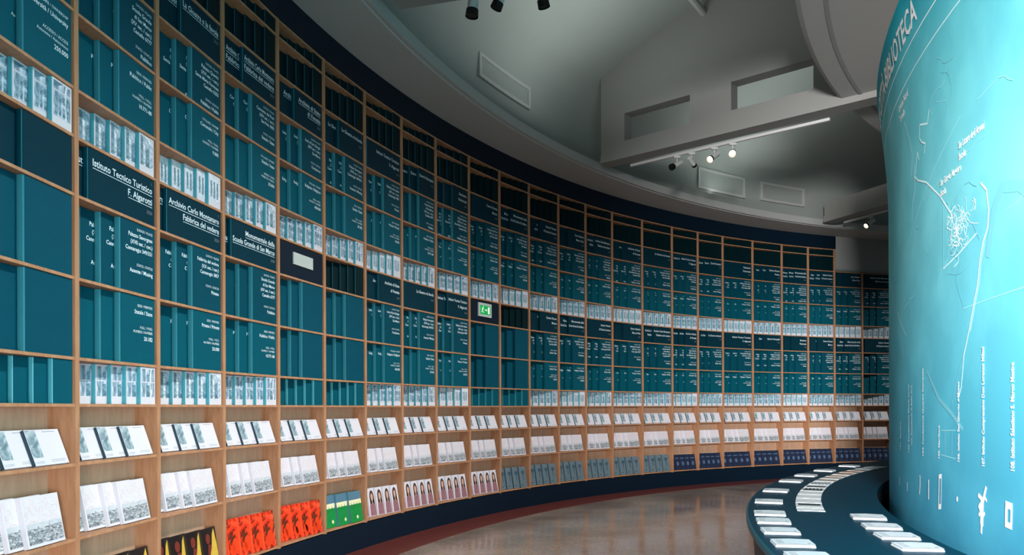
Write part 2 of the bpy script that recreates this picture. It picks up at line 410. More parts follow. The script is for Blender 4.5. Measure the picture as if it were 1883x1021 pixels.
DESC = {'dark': 'unlettered blackish teal books', 'title': 'dark teal title books', 'text': 'teal lettered books', 'light': 'bright teal lettered books',
        'photo': 'photo-covered books', 'blank': 'plain teal books', 'cyanblank': 'plain cyan-spined books'}
NAME = {'dark': 'plain_book', 'title': 'title_book', 'text': 'lettered_book', 'light': 'lettered_book', 'photo': 'photo_book', 'blank': 'plain_book', 'cyanblank': 'plain_book'}
GRP = {'dark': 'blackish teal books on the top shelves', 'title': 'dark teal books lettered with library names', 'text': 'teal books lettered with addresses',
       'light': 'bright teal lettered books', 'photo': 'photo-covered books in the two photo bands', 'blank': 'plain teal books', 'cyanblank': 'plain cyan-spined books'}
blank_low = {0: 1, 4: 1, 5: 1, 9: 1, 10: 1}
for i in range(25):
    M, L = BM[i]; inner = L-PW; sx = inner/(SL-PW); rnd = random.Random(100+i)
    t_var = i % 6
    for r, (kind, rowname) in enumerate(ROWS):
        if i == 0 and r < 3 or i == 1 and r < 2 or i >= 22 and r < 2: continue
        zt, zb = Z[r]-ST/2, Z[r+1]+ST/2
        H = zt-zb-0.003
        txt = None; k = kind; var = 0
        if r >= 6 and i in blank_low:
            k = {'title': 'dark' if i not in (0,) else 'title', 'text': 'blank', 'light': 'blank', 'photo': 'cyanblank'}[kind]
        if r == 6 and i in (4, 9): continue              # the navy boards with plate and exit sign
        near = i < 8; W = 0.17; s5 = 0.112 if near else 0.14
        if k == 'photo': n, t, s = 5, 0.029, s5; var = (i*3+(1 if r > 6 else 0)*2) % 4; var = {(0, 5): 0, (1, 5): 1, (2, 5): 2, (3, 5): 1, (1, 9): 3, (2, 9): 1, (3, 9): 3}.get((i, r), var)
        elif k == 'cyanblank': n, t, s = 5, 0.029, s5
        elif k == 'dark': n, t, s = 5, 0.026, s5
        elif k == 'title':
            n = {(1, 6): 2, (2, 6): 2, (3, 6): 2, (0, 6): 3, (1, 2): 3, (2, 2): 2, (3, 2): 2, (4, 2): 2, (5, 2): 2}.get((i, r), rnd.choice((1, 2, 2, 3)))
            t = 0.04; big = (i, r) in ((1, 6), (2, 6), (3, 6)); s = {1: 0, 2: 0.09 if big else 0.2, 3: 0.15}[n]; W = 0.70 if big else {1: 0.76, 2: 0.52, 3: 0.40}[n]
            if not (r == 6 and i in blank_low):
                txt = {(1, 6): TT[0], (2, 6): TT[1], (3, 6): TT[2], (2, 2): TT[7]}.get((i, r), TT[(i*3+r) % 10])
        else:
            n, t, s = 3, 0.045, 0.128 if near else 0.165; W = 0.39
            if k != 'blank':
                txt = (X0 if k == 'text' else X1)[(t_var+(0 if r > 6 else 2)+5) % 6]
                if i == 1 and r == 7: txt = X0[0]
                if i == 1 and r == 8: txt = X1[0]
                if i == 0 and r == 3: txt = ("ISTITUTO / INSTITUTE", "Biblioteca\n(XVII sec. / cen.)\nDorsoduro 3484\nVenezia", "NOME", "IVEA")
                if i == 0 and r == 4: txt = ("TITOLARE / OWNERSHIP", "Università / University", "ACCESSO / ACCESS\nAutonomo / Autonomous", "250.000")
        me = volume(k, W, t, H, txt, 1 if k == 'title' and i > 4 else var)
        first = None
        jx = rnd.uniform(-0.004, 0.004)
        for q in range(n):
            y = 0.012+(n-1-q)*(t+0.0020)
            o = place(NAME[k], me, M, (SL-PW-0.009+jx-W-(n-1-q)*s)*sx, y, zb+0.0005, sx)
            p = POS[n][q]
            tag(o, (f'{p} of {["","","two","three","four","five"][n]} ' if n > 1 else 'single ')+(DESC[k] if n > 1 else DESC[k].replace('books', 'book'))+f', {rowname}, {ORD[i]} bay', 'book', GRP[k])
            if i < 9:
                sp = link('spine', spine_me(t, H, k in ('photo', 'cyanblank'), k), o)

# navy boards that replace the title books in two bays
mb = MB(); mb.box(0.002, SL-PW-0.004, 0.012, 0.03, 0, 0.312, 'navy'); board = mb.mesh('board')
for i, lab in ((4, 'navy blank board carrying a pale rectangular plate'), (9, 'navy blank board carrying the green exit sign')):
    M, L = BM[i]
    o = place('blanking_board', board, M, 0, 0, Z[7]+ST/2+0.001, (L-PW)/(SL-PW)); tag(o, lab+f', {ORD[i]} bay', 'board')
M, L = BM[4]
mb = MB(); mb.box(0, 0.36, -0.012, 0, 0, 0.115, 'plate_grey')
for q in range(5): mb.box(0.02, 0.34, -0.0135, -0.012, 0.018+q*0.018, 0.026+q*0.018, 'sign_frame')
o = place('sign_plate', mb.mesh('sign_plate'), M, 0.24, 0.0115, Z[7]+0.135); tag(o, 'pale rectangular plate fixed on the navy board between photo books and teal books', 'sign')
M, L = BM[9]
rt = empty('exit_sign'); rt.matrix_world = M @ Matrix.Translation((0.2, 0.0115, Z[7]+0.09))
tag(rt, 'green illuminated running-man exit sign in a pale frame on navy board', 'sign')
mb = MB(); mb.box(0, 0.34, -0.02, 0, 0, 0.2, 'sign_frame'); mb.build('frame', rt)
mb = MB(); mb.box(0.035, 0.305, -0.024, -0.0202, 0.035, 0.165, 'sign_green')
mb.build('panel', rt)
mb = MB()                                # running figure, arrow and door
y = -0.0248
mb.poly([(0.06, 0.06), (0.068, 0.056), (0.09, 0.085), (0.105, 0.06), (0.135, 0.06), (0.135, 0.068), (0.11, 0.07), (0.098, 0.095), (0.108, 0.118), (0.125, 0.11), (0.13, 0.117), (0.105, 0.13), (0.08, 0.125), (0.068, 0.105), (0.075, 0.1), (0.086, 0.112), (0.09, 0.11), (0.078, 0.09)], y, 'sign_white')
mb.poly([(0.112+0.011*math.cos(k*PI/5), 0.144+0.011*math.sin(k*PI/5)) for k in range(10)], y, 'sign_white')
mb.poly([(0.15, 0.094), (0.19, 0.094), (0.19, 0.08), (0.215, 0.1), (0.19, 0.12), (0.19, 0.106), (0.15, 0.106)], y, 'sign_white')
mb.poly([(0.235, 0.05), (0.28, 0.05), (0.28, 0.15), (0.235, 0.15)], y, 'sign_white')
mb.build('symbol', rt)

# ------------------------------------------------------------------ display books (leaning covers)
def dbook(kind, W, t, H):
    mb = MB(); y = -0.001
    sp = {'river': 'dark_spine', 'river_pale': 'slate_print', 'city': 'white_cover', 'yellow': 'black_cover', 'red': 'orange_spine', 'forest': 'sky_print', 'portrait': 'white_cover', 'slate': 'slate_dark', 'navy': 'navy_print'}[kind]
    cv = {'river': 'white_cover', 'river_pale': 'white_cover', 'city': 'white_cover', 'yellow': 'black_cover', 'red': 'orange_red', 'forest': 'green_print', 'portrait': 'white_cover', 'slate': 'slate_print', 'navy': 'navy_print'}[kind]
    mb.box(0, W, 0, 0.002, 0, H, cv); mb.box(0, W, t-0.002, t, 0, H, cv); mb.box(-0.001, 0.002, 0.0001, t-0.0001, 0, H, sp)
    Q = lambda x0, x1, za, zb, mat, d=1.0: mb.box(x0, x1, y*d, 0, za, zb, mat)
    if kind in ('river', 'river_pale'):
        Q(0.004, W*0.30, H*0.22, H-0.004, 'print_trees'); Q(W*0.02, W*0.28, H*0.05, H*0.12, 'print_mist')
        Q(W*0.5, W*0.86, H*0.93, H*0.942, 'letter_grey')
        for q in range(2): Q(W*0.5, W*0.9, H*(0.08+q*0.045), H*(0.088+q*0.045), 'letter_grey')
    elif kind == 'city':
        Q(0.012, W-0.008, H*0.47, H-0.012, 'print_sketch'); Q(0.012, W-0.008, H*0.30, H*0.47, 'print_mist', 1.2)
        Q(0.012, W-0.008, H*0.06, H*0.36, 'print_city', 1.4)
        mb.poly([(0.012, H*0.36), (W*0.3, H*0.36), (W*0.32, H*0.41), (W*0.36, H*0.36), (W*0.6, H*0.37), (W*0.63, H*0.44), (W*0.66, H*0.37), (W-0.008, H*0.38), (W-0.008, H*0.34), (0.012, H*0.34)], y*1.5, 'print_city')
    elif kind == 'yellow':
        mb.poly([(W*0.3, 0), (W, 0), (W*0.97, H*0.55), (W*0.86, H*0.97), (W*0.72, H*0.84), (W*0.6, H*0.52), (W*0.42, H*0.3)], y*1.4, 'yellow_print')
        mb.poly([(W*0.40+W*0.16*math.cos(k*PI/6), H*0.74+H*0.13*math.sin(k*PI/6)) for k in range(12)], y*1.6, 'skin_print')
        mb.poly([(W*0.38, H*0.6), (W*0.66, H*0.58), (W*0.62, H*0.3), (W*0.42, H*0.2), (W*0.3, H*0.35)], y*1.2, 'skin_print')
        mb.poly([(0, 0), (W*0.4, 0), (W*0.45, H*0.2), (W*0.2, H*0.32)], y*1.1, 'yellow_print')
    elif kind == 'red':
        Q(0.006, W, 0.0, H, 'print_red')
        for cx, cz, rr in ((0.55, 0.3, 0.2), (0.3, 0.2, 0.15), (0.75, 0.62, 0.13)):
            mb.poly([(W*cx+H*rr*0.8*math.cos(k*PI/8), H*cz+H*rr*math.sin(k*PI/8)) for k in range(16)], y*1.4, 'orange_red')
        put_text(mb, 'ROSSO', 0.035, lambda a, b: (W*0.12+a, y*1.5, H*0.86+b), 'orange_spine', 'LEFT', maxw=W*0.75)
    elif kind == 'forest':
        Q(0, W, H*0.72, H, 'sky_print'); Q(0, W, H*0.58, H*0.73, 'cream_print', 1.1)
        pts = [(0, 0), (W, 0), (W, H*0.5)]
        for q in range(8, -1, -1): pts += [(W*(q+0.5)/9, H*(0.66 if q % 2 else 0.6)), (W*q/9, H*0.48)]
        b = len(mb.v)
        for q in range(9):
            mb.poly([(W*q/9, H*0.47), (W*(q+1)/9, H*0.47), (W*(q+0.5)/9, H*(0.68 if q % 2 else 0.61))], y*1.4, 'green_print')
        Q(0, W, 0, H*0.48, 'green_print', 1.3)
        mb.poly([(W*0.55+0.02*math.cos(k*PI/5), H*0.16+0.02*math.sin(k*PI/5)) for k in range(10)], y*1.6, 'cream_print')
    elif kind == 'portrait':
        mb.poly([(W*0.5+W*0.28*math.cos(k*PI/8), H*0.66+H*0.26*math.sin(k*PI/8)) for k in range(16)], y*1.1, 'hair_print')
        mb.poly([(W*0.24, H*0.66), (W*0.76, H*0.66), (W*0.82, H*0.36), (W*0.2, H*0.36)], y*1.1, 'hair_print')
        mb.poly([(W*0.5+W*0.15*math.cos(k*PI/8), H*0.67+H*0.14*math.sin(k*PI/8)) for k in range(16)], y*1.3, 'face_print')
        mb.poly([(W*0.1, H*0.02), (W*0.9, H*0.02), (W*0.84, H*0.4), (W*0.5, H*0.48), (W*0.16, H*0.4)], y*1.4, 'rose_print')
        Q(W*0.45, W*0.55, H*0.44, H*0.56, 'face_print', 1.45)
    elif kind == 'slate':
        mb.poly([(W*0.55+W*0.22*math.cos(k*PI/6), H*0.72+H*0.1*math.sin(k*PI/6)) for k in range(12)], y*1.3, 'slate_dark')
        Q(W*0.5, W*0.6, H*0.36, H*0.64, 'slate_dark'); Q(W*0.14, W*0.5, H*0.10, H*0.14, 'slate_dark')
    elif kind == 'navy':
        Q(W*0.15, W*0.8, H*0.72, H*0.78, 'navy_pale'); mb.poly([(W*0.5+W*0.2*math.cos(k*PI/6), H*0.4+H*0.14*math.sin(k*PI/6)) for k in range(12)], y*1.3, 'navy_pale')
    me = mb.mesh('display_book')
    p = MB(); p.box(0.003, W-0.004, 0.0022, t-0.0022, 0.003, H-0.003, 'page_edge'); return me, p.mesh('pages')
SPEC = {'river': (3, 0.28, 0.020, 0.205, 0.20, 19), 'river_pale': (3, 0.28, 0.020, 0.205, 0.20, 19), 'city': (4, 0.30, 0.026, 0.275, 0.137, 11),
        'yellow': (4, 0.20, 0.018, 0.32, 0.17, 9), 'red': (5, 0.19, 0.018, 0.33, 0.15, 8), 'forest': (3, 0.26, 0.022, 0.34, 0.22, 8),
        'portrait': (5, 0.17, 0.018, 0.33, 0.145, 10), 'slate': (4, 0.20, 0.02, 0.33, 0.165, 10), 'navy': (5, 0.19, 0.02, 0.31, 0.14, 10)}
DD = {'river': 'white dark-spined photo books', 'river_pale': 'white pale-photo books', 'city': 'white city panorama books',
      'yellow': 'black and yellow art books', 'red': 'orange-red books', 'forest': 'green forest books', 'portrait': 'white portrait books',
      'slate': 'slate grey books', 'navy': 'dark navy books'}
proto = {k: dbook(k, SPEC[k][1], SPEC[k][2], SPEC[k][3]) for k in SPEC}
for i in range(25):
    M, L = BM[i]; sx = (L-PW)/(SL-PW); rnd = random.Random(500+i)
    low = ('yellow' if i in (1, 2) else 'red' if i in (3, 4) else 'forest' if i == 5 else 'portrait' if i < 10 else 'slate' if i < 16 else 'navy')
    top = 'river_pale' if 12 <= i <= 15 or 19 <= i <= 24 else 'river'
    for r, kind in ((11, top), (12, 'city'), (13, low)):
        if i == 0 and r == 13: continue
        n, W, t, H, s, tilt = SPEC[kind]
        me, pg = proto[kind]
        used = (n-1)*s+W; x0 = max(0.004, 0.79-used-(0.04 if kind == 'city' else 0)-rnd.uniform(0, 0.02)); jit = [0, 0, 0.03, 0] if kind == 'city' else [0]*5
        ta = -math.radians(tilt+rnd.uniform(-1, 1)); tt = math.tan(-ta)
        for q in range(n):
            y = 0.008+(n-1-q)*(t+0.0015)/math.cos(ta)
            o = place('display_book', me, M, (x0+q*s+jit[q])*sx, y, Z[r]+ST/2+0.0008+t*math.sin(-ta), sx, ta)
            rn = {11: 'upper', 12: 'middle', 13: 'bottom'}[r]
            tag(o, f'{POS[n][q]} of {["","","two","three","four","five"][n]} {DD[kind]}, {rn} display shelf, {ORD[i]} bay', 'book', f'{DD[kind]} leaning on the display shelves')
            if i < 9: link('pages', pg, o)

# ------------------------------------------------------------------ room shell
A0, A1 = 92.0, 200.0
mb = MB(); mb.face([(-8, -9, 0), (22, -9, 0), (22, 24, 0), (-8, 24, 0)], 'floor_stone'); struct(mb.build('floor'))
mb = MB(); mb.arc(B, A0, A1, [(14.38, 0.0006), (15.2, 0.0006), (15.2, 0.004), (14.38, 0.004)], 'red_stone', 90); struct(mb.build('trim_1'))
ZS = EYE+3.9
mb = MB(); mb.arc(B, A0, A1, [(RB+0.02, 0.004), (RB+DEP+0.1, 0.004), (RB+DEP+0.1, Z[13]-0.022), (RB+0.005, Z[13]-0.022)], 'navy', 110); struct(mb.build('trim_2'))
a22 = 109.357-0.05
mb = MB(); mb.arc(B, a22, A1, [(RB+0.0, Z[0]+0.016), (RB+DEP, Z[0]+0.016), (RB+DEP, ZS), (RB+0.0, ZS)], 'navy', 100); struct(mb.build('trim_3'))
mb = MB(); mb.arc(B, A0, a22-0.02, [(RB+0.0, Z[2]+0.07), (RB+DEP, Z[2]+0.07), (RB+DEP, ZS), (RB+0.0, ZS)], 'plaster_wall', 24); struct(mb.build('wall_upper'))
mb = MB(); mb.arc(B, A0, a22-0.02, [(RB-0.03, Z[2]+0.018), (RB+DEP, Z[2]+0.018), (RB+DEP, Z[2]+0.065), (RB-0.03, Z[2]+0.065)], 'ledge_grey', 24); struct(mb.build('trim_4'))
mb = MB(); mb.arc(B, A0, A1, [(RB+DEP+0.01, 0), (RB+DEP+0.2, 0), (RB+DEP+0.2, 8.0), (RB+DEP+0.01, 8.0)], 'plaster_wall', 90); struct(mb.build('wall_outer'))
# the ring soffit over the bookcase with its raised lip, and the wall drum that stands on it
mb = MB(); mb.arc(B, A0, A1, [(RB+DEP, ZS+0.002), (RB+DEP, ZS+0.12), (14.24, ZS+0.12), (14.24, ZS+0.03), (14.27, ZS+0.002)], 'plaster', 120); struct(mb.build('ceiling_ring'))
mb = MB(); mb.arc(B, A0, A1, [(14.2, ZS+0.012), (14.235, ZS+0.012), (14.235, ZS+0.145), (14.2, ZS+0.145)], 'plaster', 120); struct(mb.build('trim_5'))
ZD = EYE+4.95
ROOF = [(14.45, EYE+4.02), (14.45, EYE+4.5), (14.43, EYE+4.75), (14.34, ZD), (14.1, EYE+5.2), (13.6, EYE+5.48), (12.9, EYE+5.75), (11.8, EYE+6.05), (10.0, EYE+6.4), (6.0, EYE+6.7), (0.5, EYE+6.8)]
mb = MB(); mb.arc(B, A0, A1, ROOF, 'roof_board', 120, closedprof=False); struct(mb.build('ceiling_vault', smooth=True))
mb = MB(); mb.arc(B, A0, A1, [(14.46, EYE+4.02), (RB+DEP+0.2, EYE+4.02), (RB+DEP+0.2, EYE+7.1), (14.46, EYE+7.1)], 'roof_board', 60); struct(mb.build('wall_clerestory'))
def px(x, y, z):
    ro = math.radians(-0.195); rx = (x-941.5)/FPX; up = -(y-750.7)/FPX
    a = rx*math.cos(ro)+up*math.sin(ro); b = -rx*math.sin(ro)+up*math.cos(ro)
    return Vector((a*z/b, z/b, EYE+z))
mb = MB(); mb.tube(px(1268, -12, 5.75), px(1325, 58, 5.75), 0.05, 0.05, 'plaster', 10); struct(mb.build('trim_11'))
# recessed panels on the drum wall
def wall_panel(a0, a1, z0, z1, lab):
    mb = MB()
    mb.arc(B, a0, a1, [(14.42, z0), (14.449, z0), (14.449, z1), (14.42, z1)], 'roof_board', 8)
    rt = mb.build('wall_hatch'); tag(rt, lab, 'panel', None)
    fr = MB(); w = 0.05; da = math.degrees(w/14.4)
    for aa, bb, za, zb in ((a0, a1, z0, z0+w), (a0, a1, z1-w, z1), (a0, a0+da, z0+w, z1-w), (a1-da, a1, z0+w, z1-w)):
        fr.arc(B, aa, bb, [(14.405, za), (14.419, za), (14.419, zb), (14.405, zb)], 'plaster', 6)
    fr.build('frame', rt)
wall_panel(146.75, 152.28, EYE+4.45, EYE+4.78, 'tall grey access hatch set high in the clerestory wall at left')
wall_panel(121.5, 127.0, EYE+4.3, EYE+4.72, 'left of two grey hatches beyond the spotlight beam')
wall_panel(114.6, 119.6, EYE+4.33, EYE+4.72, 'right of two grey hatches beyond the spotlight beam')

# added unseen fill lights floating in the roof bays to brighten the vault
for ang, w in ((172, 22), (153, 30), (128, 24)):
    p = pol(B, 12.5, ang, ZS+0.35); q = pol(B, 12.5, ang, ZS+2.2)
    l = area('vault_fill', p, q, 3.8, 1.4, w, (0.90, 0.97, 0.95)); l.rotation_euler = (q-p).to_track_quat('-Z', 'X').to_euler()
# radial beams: deep plaster walls with openings, from the ring to the central disc
def radial_box(mb, ang, r0, r1, o0, o1, z0, z1, mat):
    """box along a radius: r range, sideways offset range (counter-clockwise +)"""
    u = Vector((math.cos(math.radians(ang)), math.sin(math.radians(ang)))); v = Vector((-u.y, u.x))
    P = lambda r, o, z: (B.x+u.x*r+v.x*o, B.y+u.y*r+v.y*o, z)
    b = len(mb.v); mb.v += [P(r, o, z) for r in (r0, r1) for o in (o0, o1) for z in (z0, z1)]
    for f in ((0, 1, 3, 2), (4, 6, 7, 5), (0, 4, 5, 1), (2, 3, 7, 6), (0, 2, 6, 4), (1, 5, 7, 3)):
        mb.f.append(tuple(b+i for i in f)); mb.m.append(mb.mi(mat))
def ztop(r):
    for (a, b), (c, d) in zip(ROOF[:-1], ROOF[1:]):
        if c <= r <= a and a > c: return d+(b-d)*(r-c)/(a-c)+0.02
    return ROOF[-1][1]
def beam(ang, windows, off=0.0, r0=9.6, r1=13.98, low=False):
    mb = MB()
    rs = sorted(set([r0, r1]+[w[0] for w in windows]+[w[1] for w in windows]+[11.8, 12.6, 13.3]))
    u = Vector((math.cos(math.radians(ang)), math.sin(math.radians(ang)))); v = Vector((-u.y, u.x))
    zb = ZS+0.03
    ztop_ = (lambda r: ZS+0.42) if low else ztop
    for a, b in zip(rs[:-1], rs[1:]):
        w = [x for x in windows if x[0] <= a+1e-6 and x[1] >= b-1e-6]
        segs = [(zb, None)] if not w else [(zb, w[0][2]), (w[0][3], None)]
        for za, ze in segs:
            P = lambda r, o, z: (B.x+u.x*r+v.x*o, B.y+u.y*r+v.y*o, z)
            za_, zc = za, (ztop_(a) if ze is None else ze); zd = (ztop_(b) if ze is None else ze)
            base = len(mb.v)
            mb.v += [P(a, off, za_), P(a, off+0.22, za_), P(a, off, zc), P(a, off+0.22, zc), P(b, off, za_), P(b, off+0.22, za_), P(b, off, zd), P(b, off+0.22, zd)]
            for f in ((0, 1, 3, 2), (4, 6, 7, 5), (0, 4, 5, 1), (2, 3, 7, 6), (0, 2, 6, 4), (1, 5, 7, 3)) if False else ((0, 2, 3, 1), (4, 5, 7, 6), (0, 4, 6, 2), (1, 3, 7, 5), (0, 1, 5, 4), (2, 6, 7, 3)):
                mb.f.append(tuple(base+i for i in f)); mb.m.append(mb.mi('plaster_beam'))
    # small stepped moulding along the foot of the beam
    radial_box(mb, ang, r0, r1, off-0.03, off+0.25, zb-0.02, zb+0.05, 'plaster_beam')
    radial_box(mb, ang, r0, r1, off-0.015, off+0.235, zb+0.05, zb+0.12, 'plaster_beam')
    return mb
def plane_hit(ang, x, y):
    """where the photo ray through pixel x,y meets the vertical plane on this radius -> (r, z)"""
    ro = math.radians(-0.195); rx = (x-941.5)/FPX; up = -(y-750.7)/FPX
    a = rx*math.cos(ro)+up*math.sin(ro); b = -rx*math.sin(ro)+up*math.cos(ro)
    u = Vector((math.cos(math.radians(ang)), math.sin(math.radians(ang)))); n = Vector((-u.y, u.x))
    t = B.dot(n)/(Vector((a, 1)).dot(n)); p = Vector((a, 1))*t
    return (p-B).dot(u), EYE+t*b
w1 = [plane_hit(140.3, 1165, 222), plane_hit(140.3, 1285, 180), plane_hit(140.3, 1165, 268), plane_hit(140.3, 1285, 236)]
w2 = [plane_hit(140.3, 1360, 166), plane_hit(140.3, 1510, 118), plane_hit(140.3, 1360, 214)]
print('beam windows', w1, w2)
wins = [(w1[1][0], w1[0][0], (w1[2][1]+w1[3][1])/2, (w1[0][1]+w1[1][1])/2), (w2[1][0], w2[0][0], w2[2][1], (w2[0][1]+w2[1][1])/2)]
beams = []
for k, (ang, wn) in enumerate(((163.8, []), (140.3, wins), (113.2, []), (188.0, []))):
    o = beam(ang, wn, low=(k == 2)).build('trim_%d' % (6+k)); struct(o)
# central disc ceiling over the drum
ZC = EYE+4.0
mb = MB(); mb.arc(T, 80, 215, [(8.6, ZC), (11.97, ZC), (12.02, ZC+0.03), (12.02, ZC+0.25), (11.9, ZC+0.3), (8.6, ZC+0.3)], 'plaster', 120); struct(mb.build('ceiling_disc'))
mb = MB(); mb.arc(T, 80, 215, [(11.72, ZC-0.008), (11.76, ZC-0.008), (11.76, ZC-0.001), (11.72, ZC-0.001)], 'plaster_wall', 100); struct(mb.build('trim_10'))

# ------------------------------------------------------------------ the printed drum
RD = 11.19
def rad_at(z):       # the print flares towards its crown
    zz = z-EYE
    return RD if zz < 1.9 else RD+0.10*((zz-1.9)/1.15)**1.6
TX, TY = T.x, T.y
drum = empty('printed_drum', (T.x, T.y, 0))
tag(drum, 'huge cyan printed cylinder with white map lines, names and title, right edge', 'display drum')
def loc(v): return (v.x-TX, v.y-TY, v.z)
mb = MB(); zs = [0.5, 0.7]+[0.7+k*0.2 for k in range(1, 20)]
zs = [z for z in zs if z < EYE+3.05]+[EYE+3.05]
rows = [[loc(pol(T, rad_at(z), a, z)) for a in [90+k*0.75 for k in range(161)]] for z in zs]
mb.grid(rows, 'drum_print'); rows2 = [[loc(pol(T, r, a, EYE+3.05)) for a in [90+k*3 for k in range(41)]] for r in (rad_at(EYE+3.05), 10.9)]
skin_mb = mb
mb = MB(); mb.grid(rows2, 'lamp_white'); mb.build('top_rim', drum)
mb = MB(); mb.grid([[loc(pol(T, r, a, z)) for a in [90+k*3 for k in range(41)]] for r, z in ((11.1, 0.0), (11.1, 0.5), (RD, 0.5))], 'gap_black'); mb.build('plinth', drum)
def dpt(th, z, d=0.004):
    return loc(pol(T, rad_at(EYE+z)+d, th, EYE+z))
def ribbon(mb, pts, w, mat, d=0.004, sub=4):
    d = d*0.45
    """thin line over the drum through (theta, z) points"""
    q = []
    for (a, b), (c, e) in zip(pts[:-1], pts[1:]):
        for k in range(sub): q.append((a+(c-a)*k/sub, b+(e-b)*k/sub))
    q.append(pts[-1])
    kx = PI/180*RD
    L, R = [], []
    for k, (th, z) in enumerate(q):
        t0 = q[max(0, k-1)]; t1 = q[min(len(q)-1, k+1)]
        dx, dz = (t1[0]-t0[0])*kx, t1[1]-t0[1]; l = math.hypot(dx, dz) or 1
        nx, nz = -dz/l*w/2/kx, dx/l*w/2
        L.append(dpt(th+nx, z+nz, d)); R.append(dpt(th-nx, z-nz, d))
    mb.grid([L, R], mat)
# --- title round the crown, reading left to right (theta grows to the right)
KX = PI/180*RD
def wrap(th0, z0, slope=0.0):
    return lambda a, b: dpt(th0+a/KX, z0+b+slope*a)
mb = MB()
put_text(mb, 'LA CITTÀ-BIBLIOTECA', 0.235, wrap(166.1, 2.735), 'drum_white', 'RIGHT', bold=0.02)
mb.build('title_lettering', drum)
mb = skin_mb; ribbon(mb, [(150, 2.66), (160, 2.66), (176, 2.66)], 0.010, 'map_line', sub=12); ribbon(mb, [(150, 2.47), (160, 2.47), (176, 2.47)], 0.008, 'map_line', sub=12)
# --- place names on the map
for th, z, l1, l2, s in ((161.95, 2.36, 'Laguna Nord', 'Torcello', 0.075), (169.37, 1.60, 'San Lazzaro degli Armeni', 'Isola', 0.062), (167.67, 1.46, 'San Giorgio Maggiore', 'Isola', 0.06)):
    mb = MB(); put_text(mb, l1, s, wrap(th, z), 'drum_white', 'LEFT', bold=0.03, maxw=0.37); mb.build('place_name', drum); mb = MB(); put_text(mb, l2, s, wrap(th, z-s*1.15), 'drum_white', 'LEFT', bold=0.03, maxw=0.22); mb.build('place_name', drum)
# --- the vertical list of libraries, reading upwards
mb = MB()
def vtext(txt, th, z, s, length):
    put_text(mb, txt, s, lambda a, b: dpt(th-b/KX, z+a), 'drum_white', 'LEFT', bold=0.03, maxw=length)
for txt, th, z, s, ln in (('101. Mestre', 161.3, -0.36, 0.05, 0.30), ('102. Fondazione Musei Civici\n', 163.2, -0.36, 0.045, 0.68), ('103. Accademia di Belle Arti', 163.75, -0.30, 0.04, 0.6),
                          ('104. Fondazione Querini Stampalia', 165.55, -0.36, 0.045, 0.68), ('105. Marghera', 167.5, -0.352, 0.045, 0.22),
                          ('106. Istituto San Giorgio e Museo', 169.35, -0.35, 0.045, 0.50), ('107. Istituto Comprensivo Don Lorenzo Milani', 171.2, -0.352, 0.05, 0.69),
                          ('108. Istituto Salesiano S. Marco Mestre', 172.95, -0.351, 0.055, 0.58), ('109. Istituto Gramsci', 174.9, -0.35, 0.055, 0.5), ('110. Museo Navale', 176.7, -0.35, 0.055, 0.45)):
    mb = MB(); vtext(txt, th, z, s, ln); mb.build('library_name', drum)
# --- building footprints along the foot
def icon(cx, cz, polys, k=1.0):
    mb = MB()
    for pts in polys: mb.face([dpt(cx+x*k/KX, cz+z*k) for x, z in pts], 'drum_white')
    mb.build('footprint_icon', drum)
icon(160.9, -0.62, [[(-.01, -.03), (.01, -.03), (.012, .04), (-.006, .04)]])
icon(162.8, -0.62, [[(-.012, -.04), (.01, -.04), (.014, .03), (-.01, .03)]])
icon(165.0, -0.57, [[(-.02, -.07), (0, -.07), (.02, .0), (.02, .07), (-.01, .07), (0, .05), (.0, 0)]])
icon(166.2, -0.58, [[(-.01, -.07), (.012, -.07), (.016, .07), (-.006, .07)]])
icon(167.5, -0.57, [[(-.03, -.12), (.03, -.11), (.03, -.075), (-.03, -.085)], [(-.02, .085), (.04, .095), (.04, .125), (-.02, .115)], [(-.03, -.09), (-.015, -.09), (-.005, .1), (-.02, .1)], [(.018, -.09), (.03, -.09), (.04, .1), (.028, .1)]])
icon(169.15, -0.58, [[(.014*math.cos(k*PI/6), .018*math.sin(k*PI/6)) for k in range(12)]])
icon(171.0, -0.585, [[(-.02, -.10), (.02, -.11), (.03, .06), (-.01, .05)], [(-.045, .0), (-.02, -.03), (.0, -.02), (-.02, .03)], [(.0, .03), (.05, .13), (.07, .12), (.025, .02)], [(.02, .06), (.065, .035), (.07, .05), (.03, .085)],
    [(-.05, .055), (.0, .035), (.01, .06), (-.04, .08)], [(-.015, -.15), (.005, -.16), (.012, -.09), (-.012, -.09)], [(.02, -.06), (.045, -.035), (.04, -.02), (.02, -.035)], [(-.045, -.05), (-.03, -.06), (-.01, -.04), (-.02, -.02)]])
icon(172.65, -0.585, [[(-.04, -.065), (.03, -.07), (.03, -.04), (-.04, -.035)], [(-.035, .03), (.035, .025), (.035, .06), (-.035, .065)], [(-.04, -.036), (-.015, -.036), (-.012, .031), (-.037, .031)], [(.012, -.041), (.032, -.041), (.035, .026), (.014, .026)]], 1.1)
icon(174.8, -0.58, [[(-.05, -.05), (.05, -.05), (.05, .05), (.02, .05), (.02, 0), (-.05, 0)]])
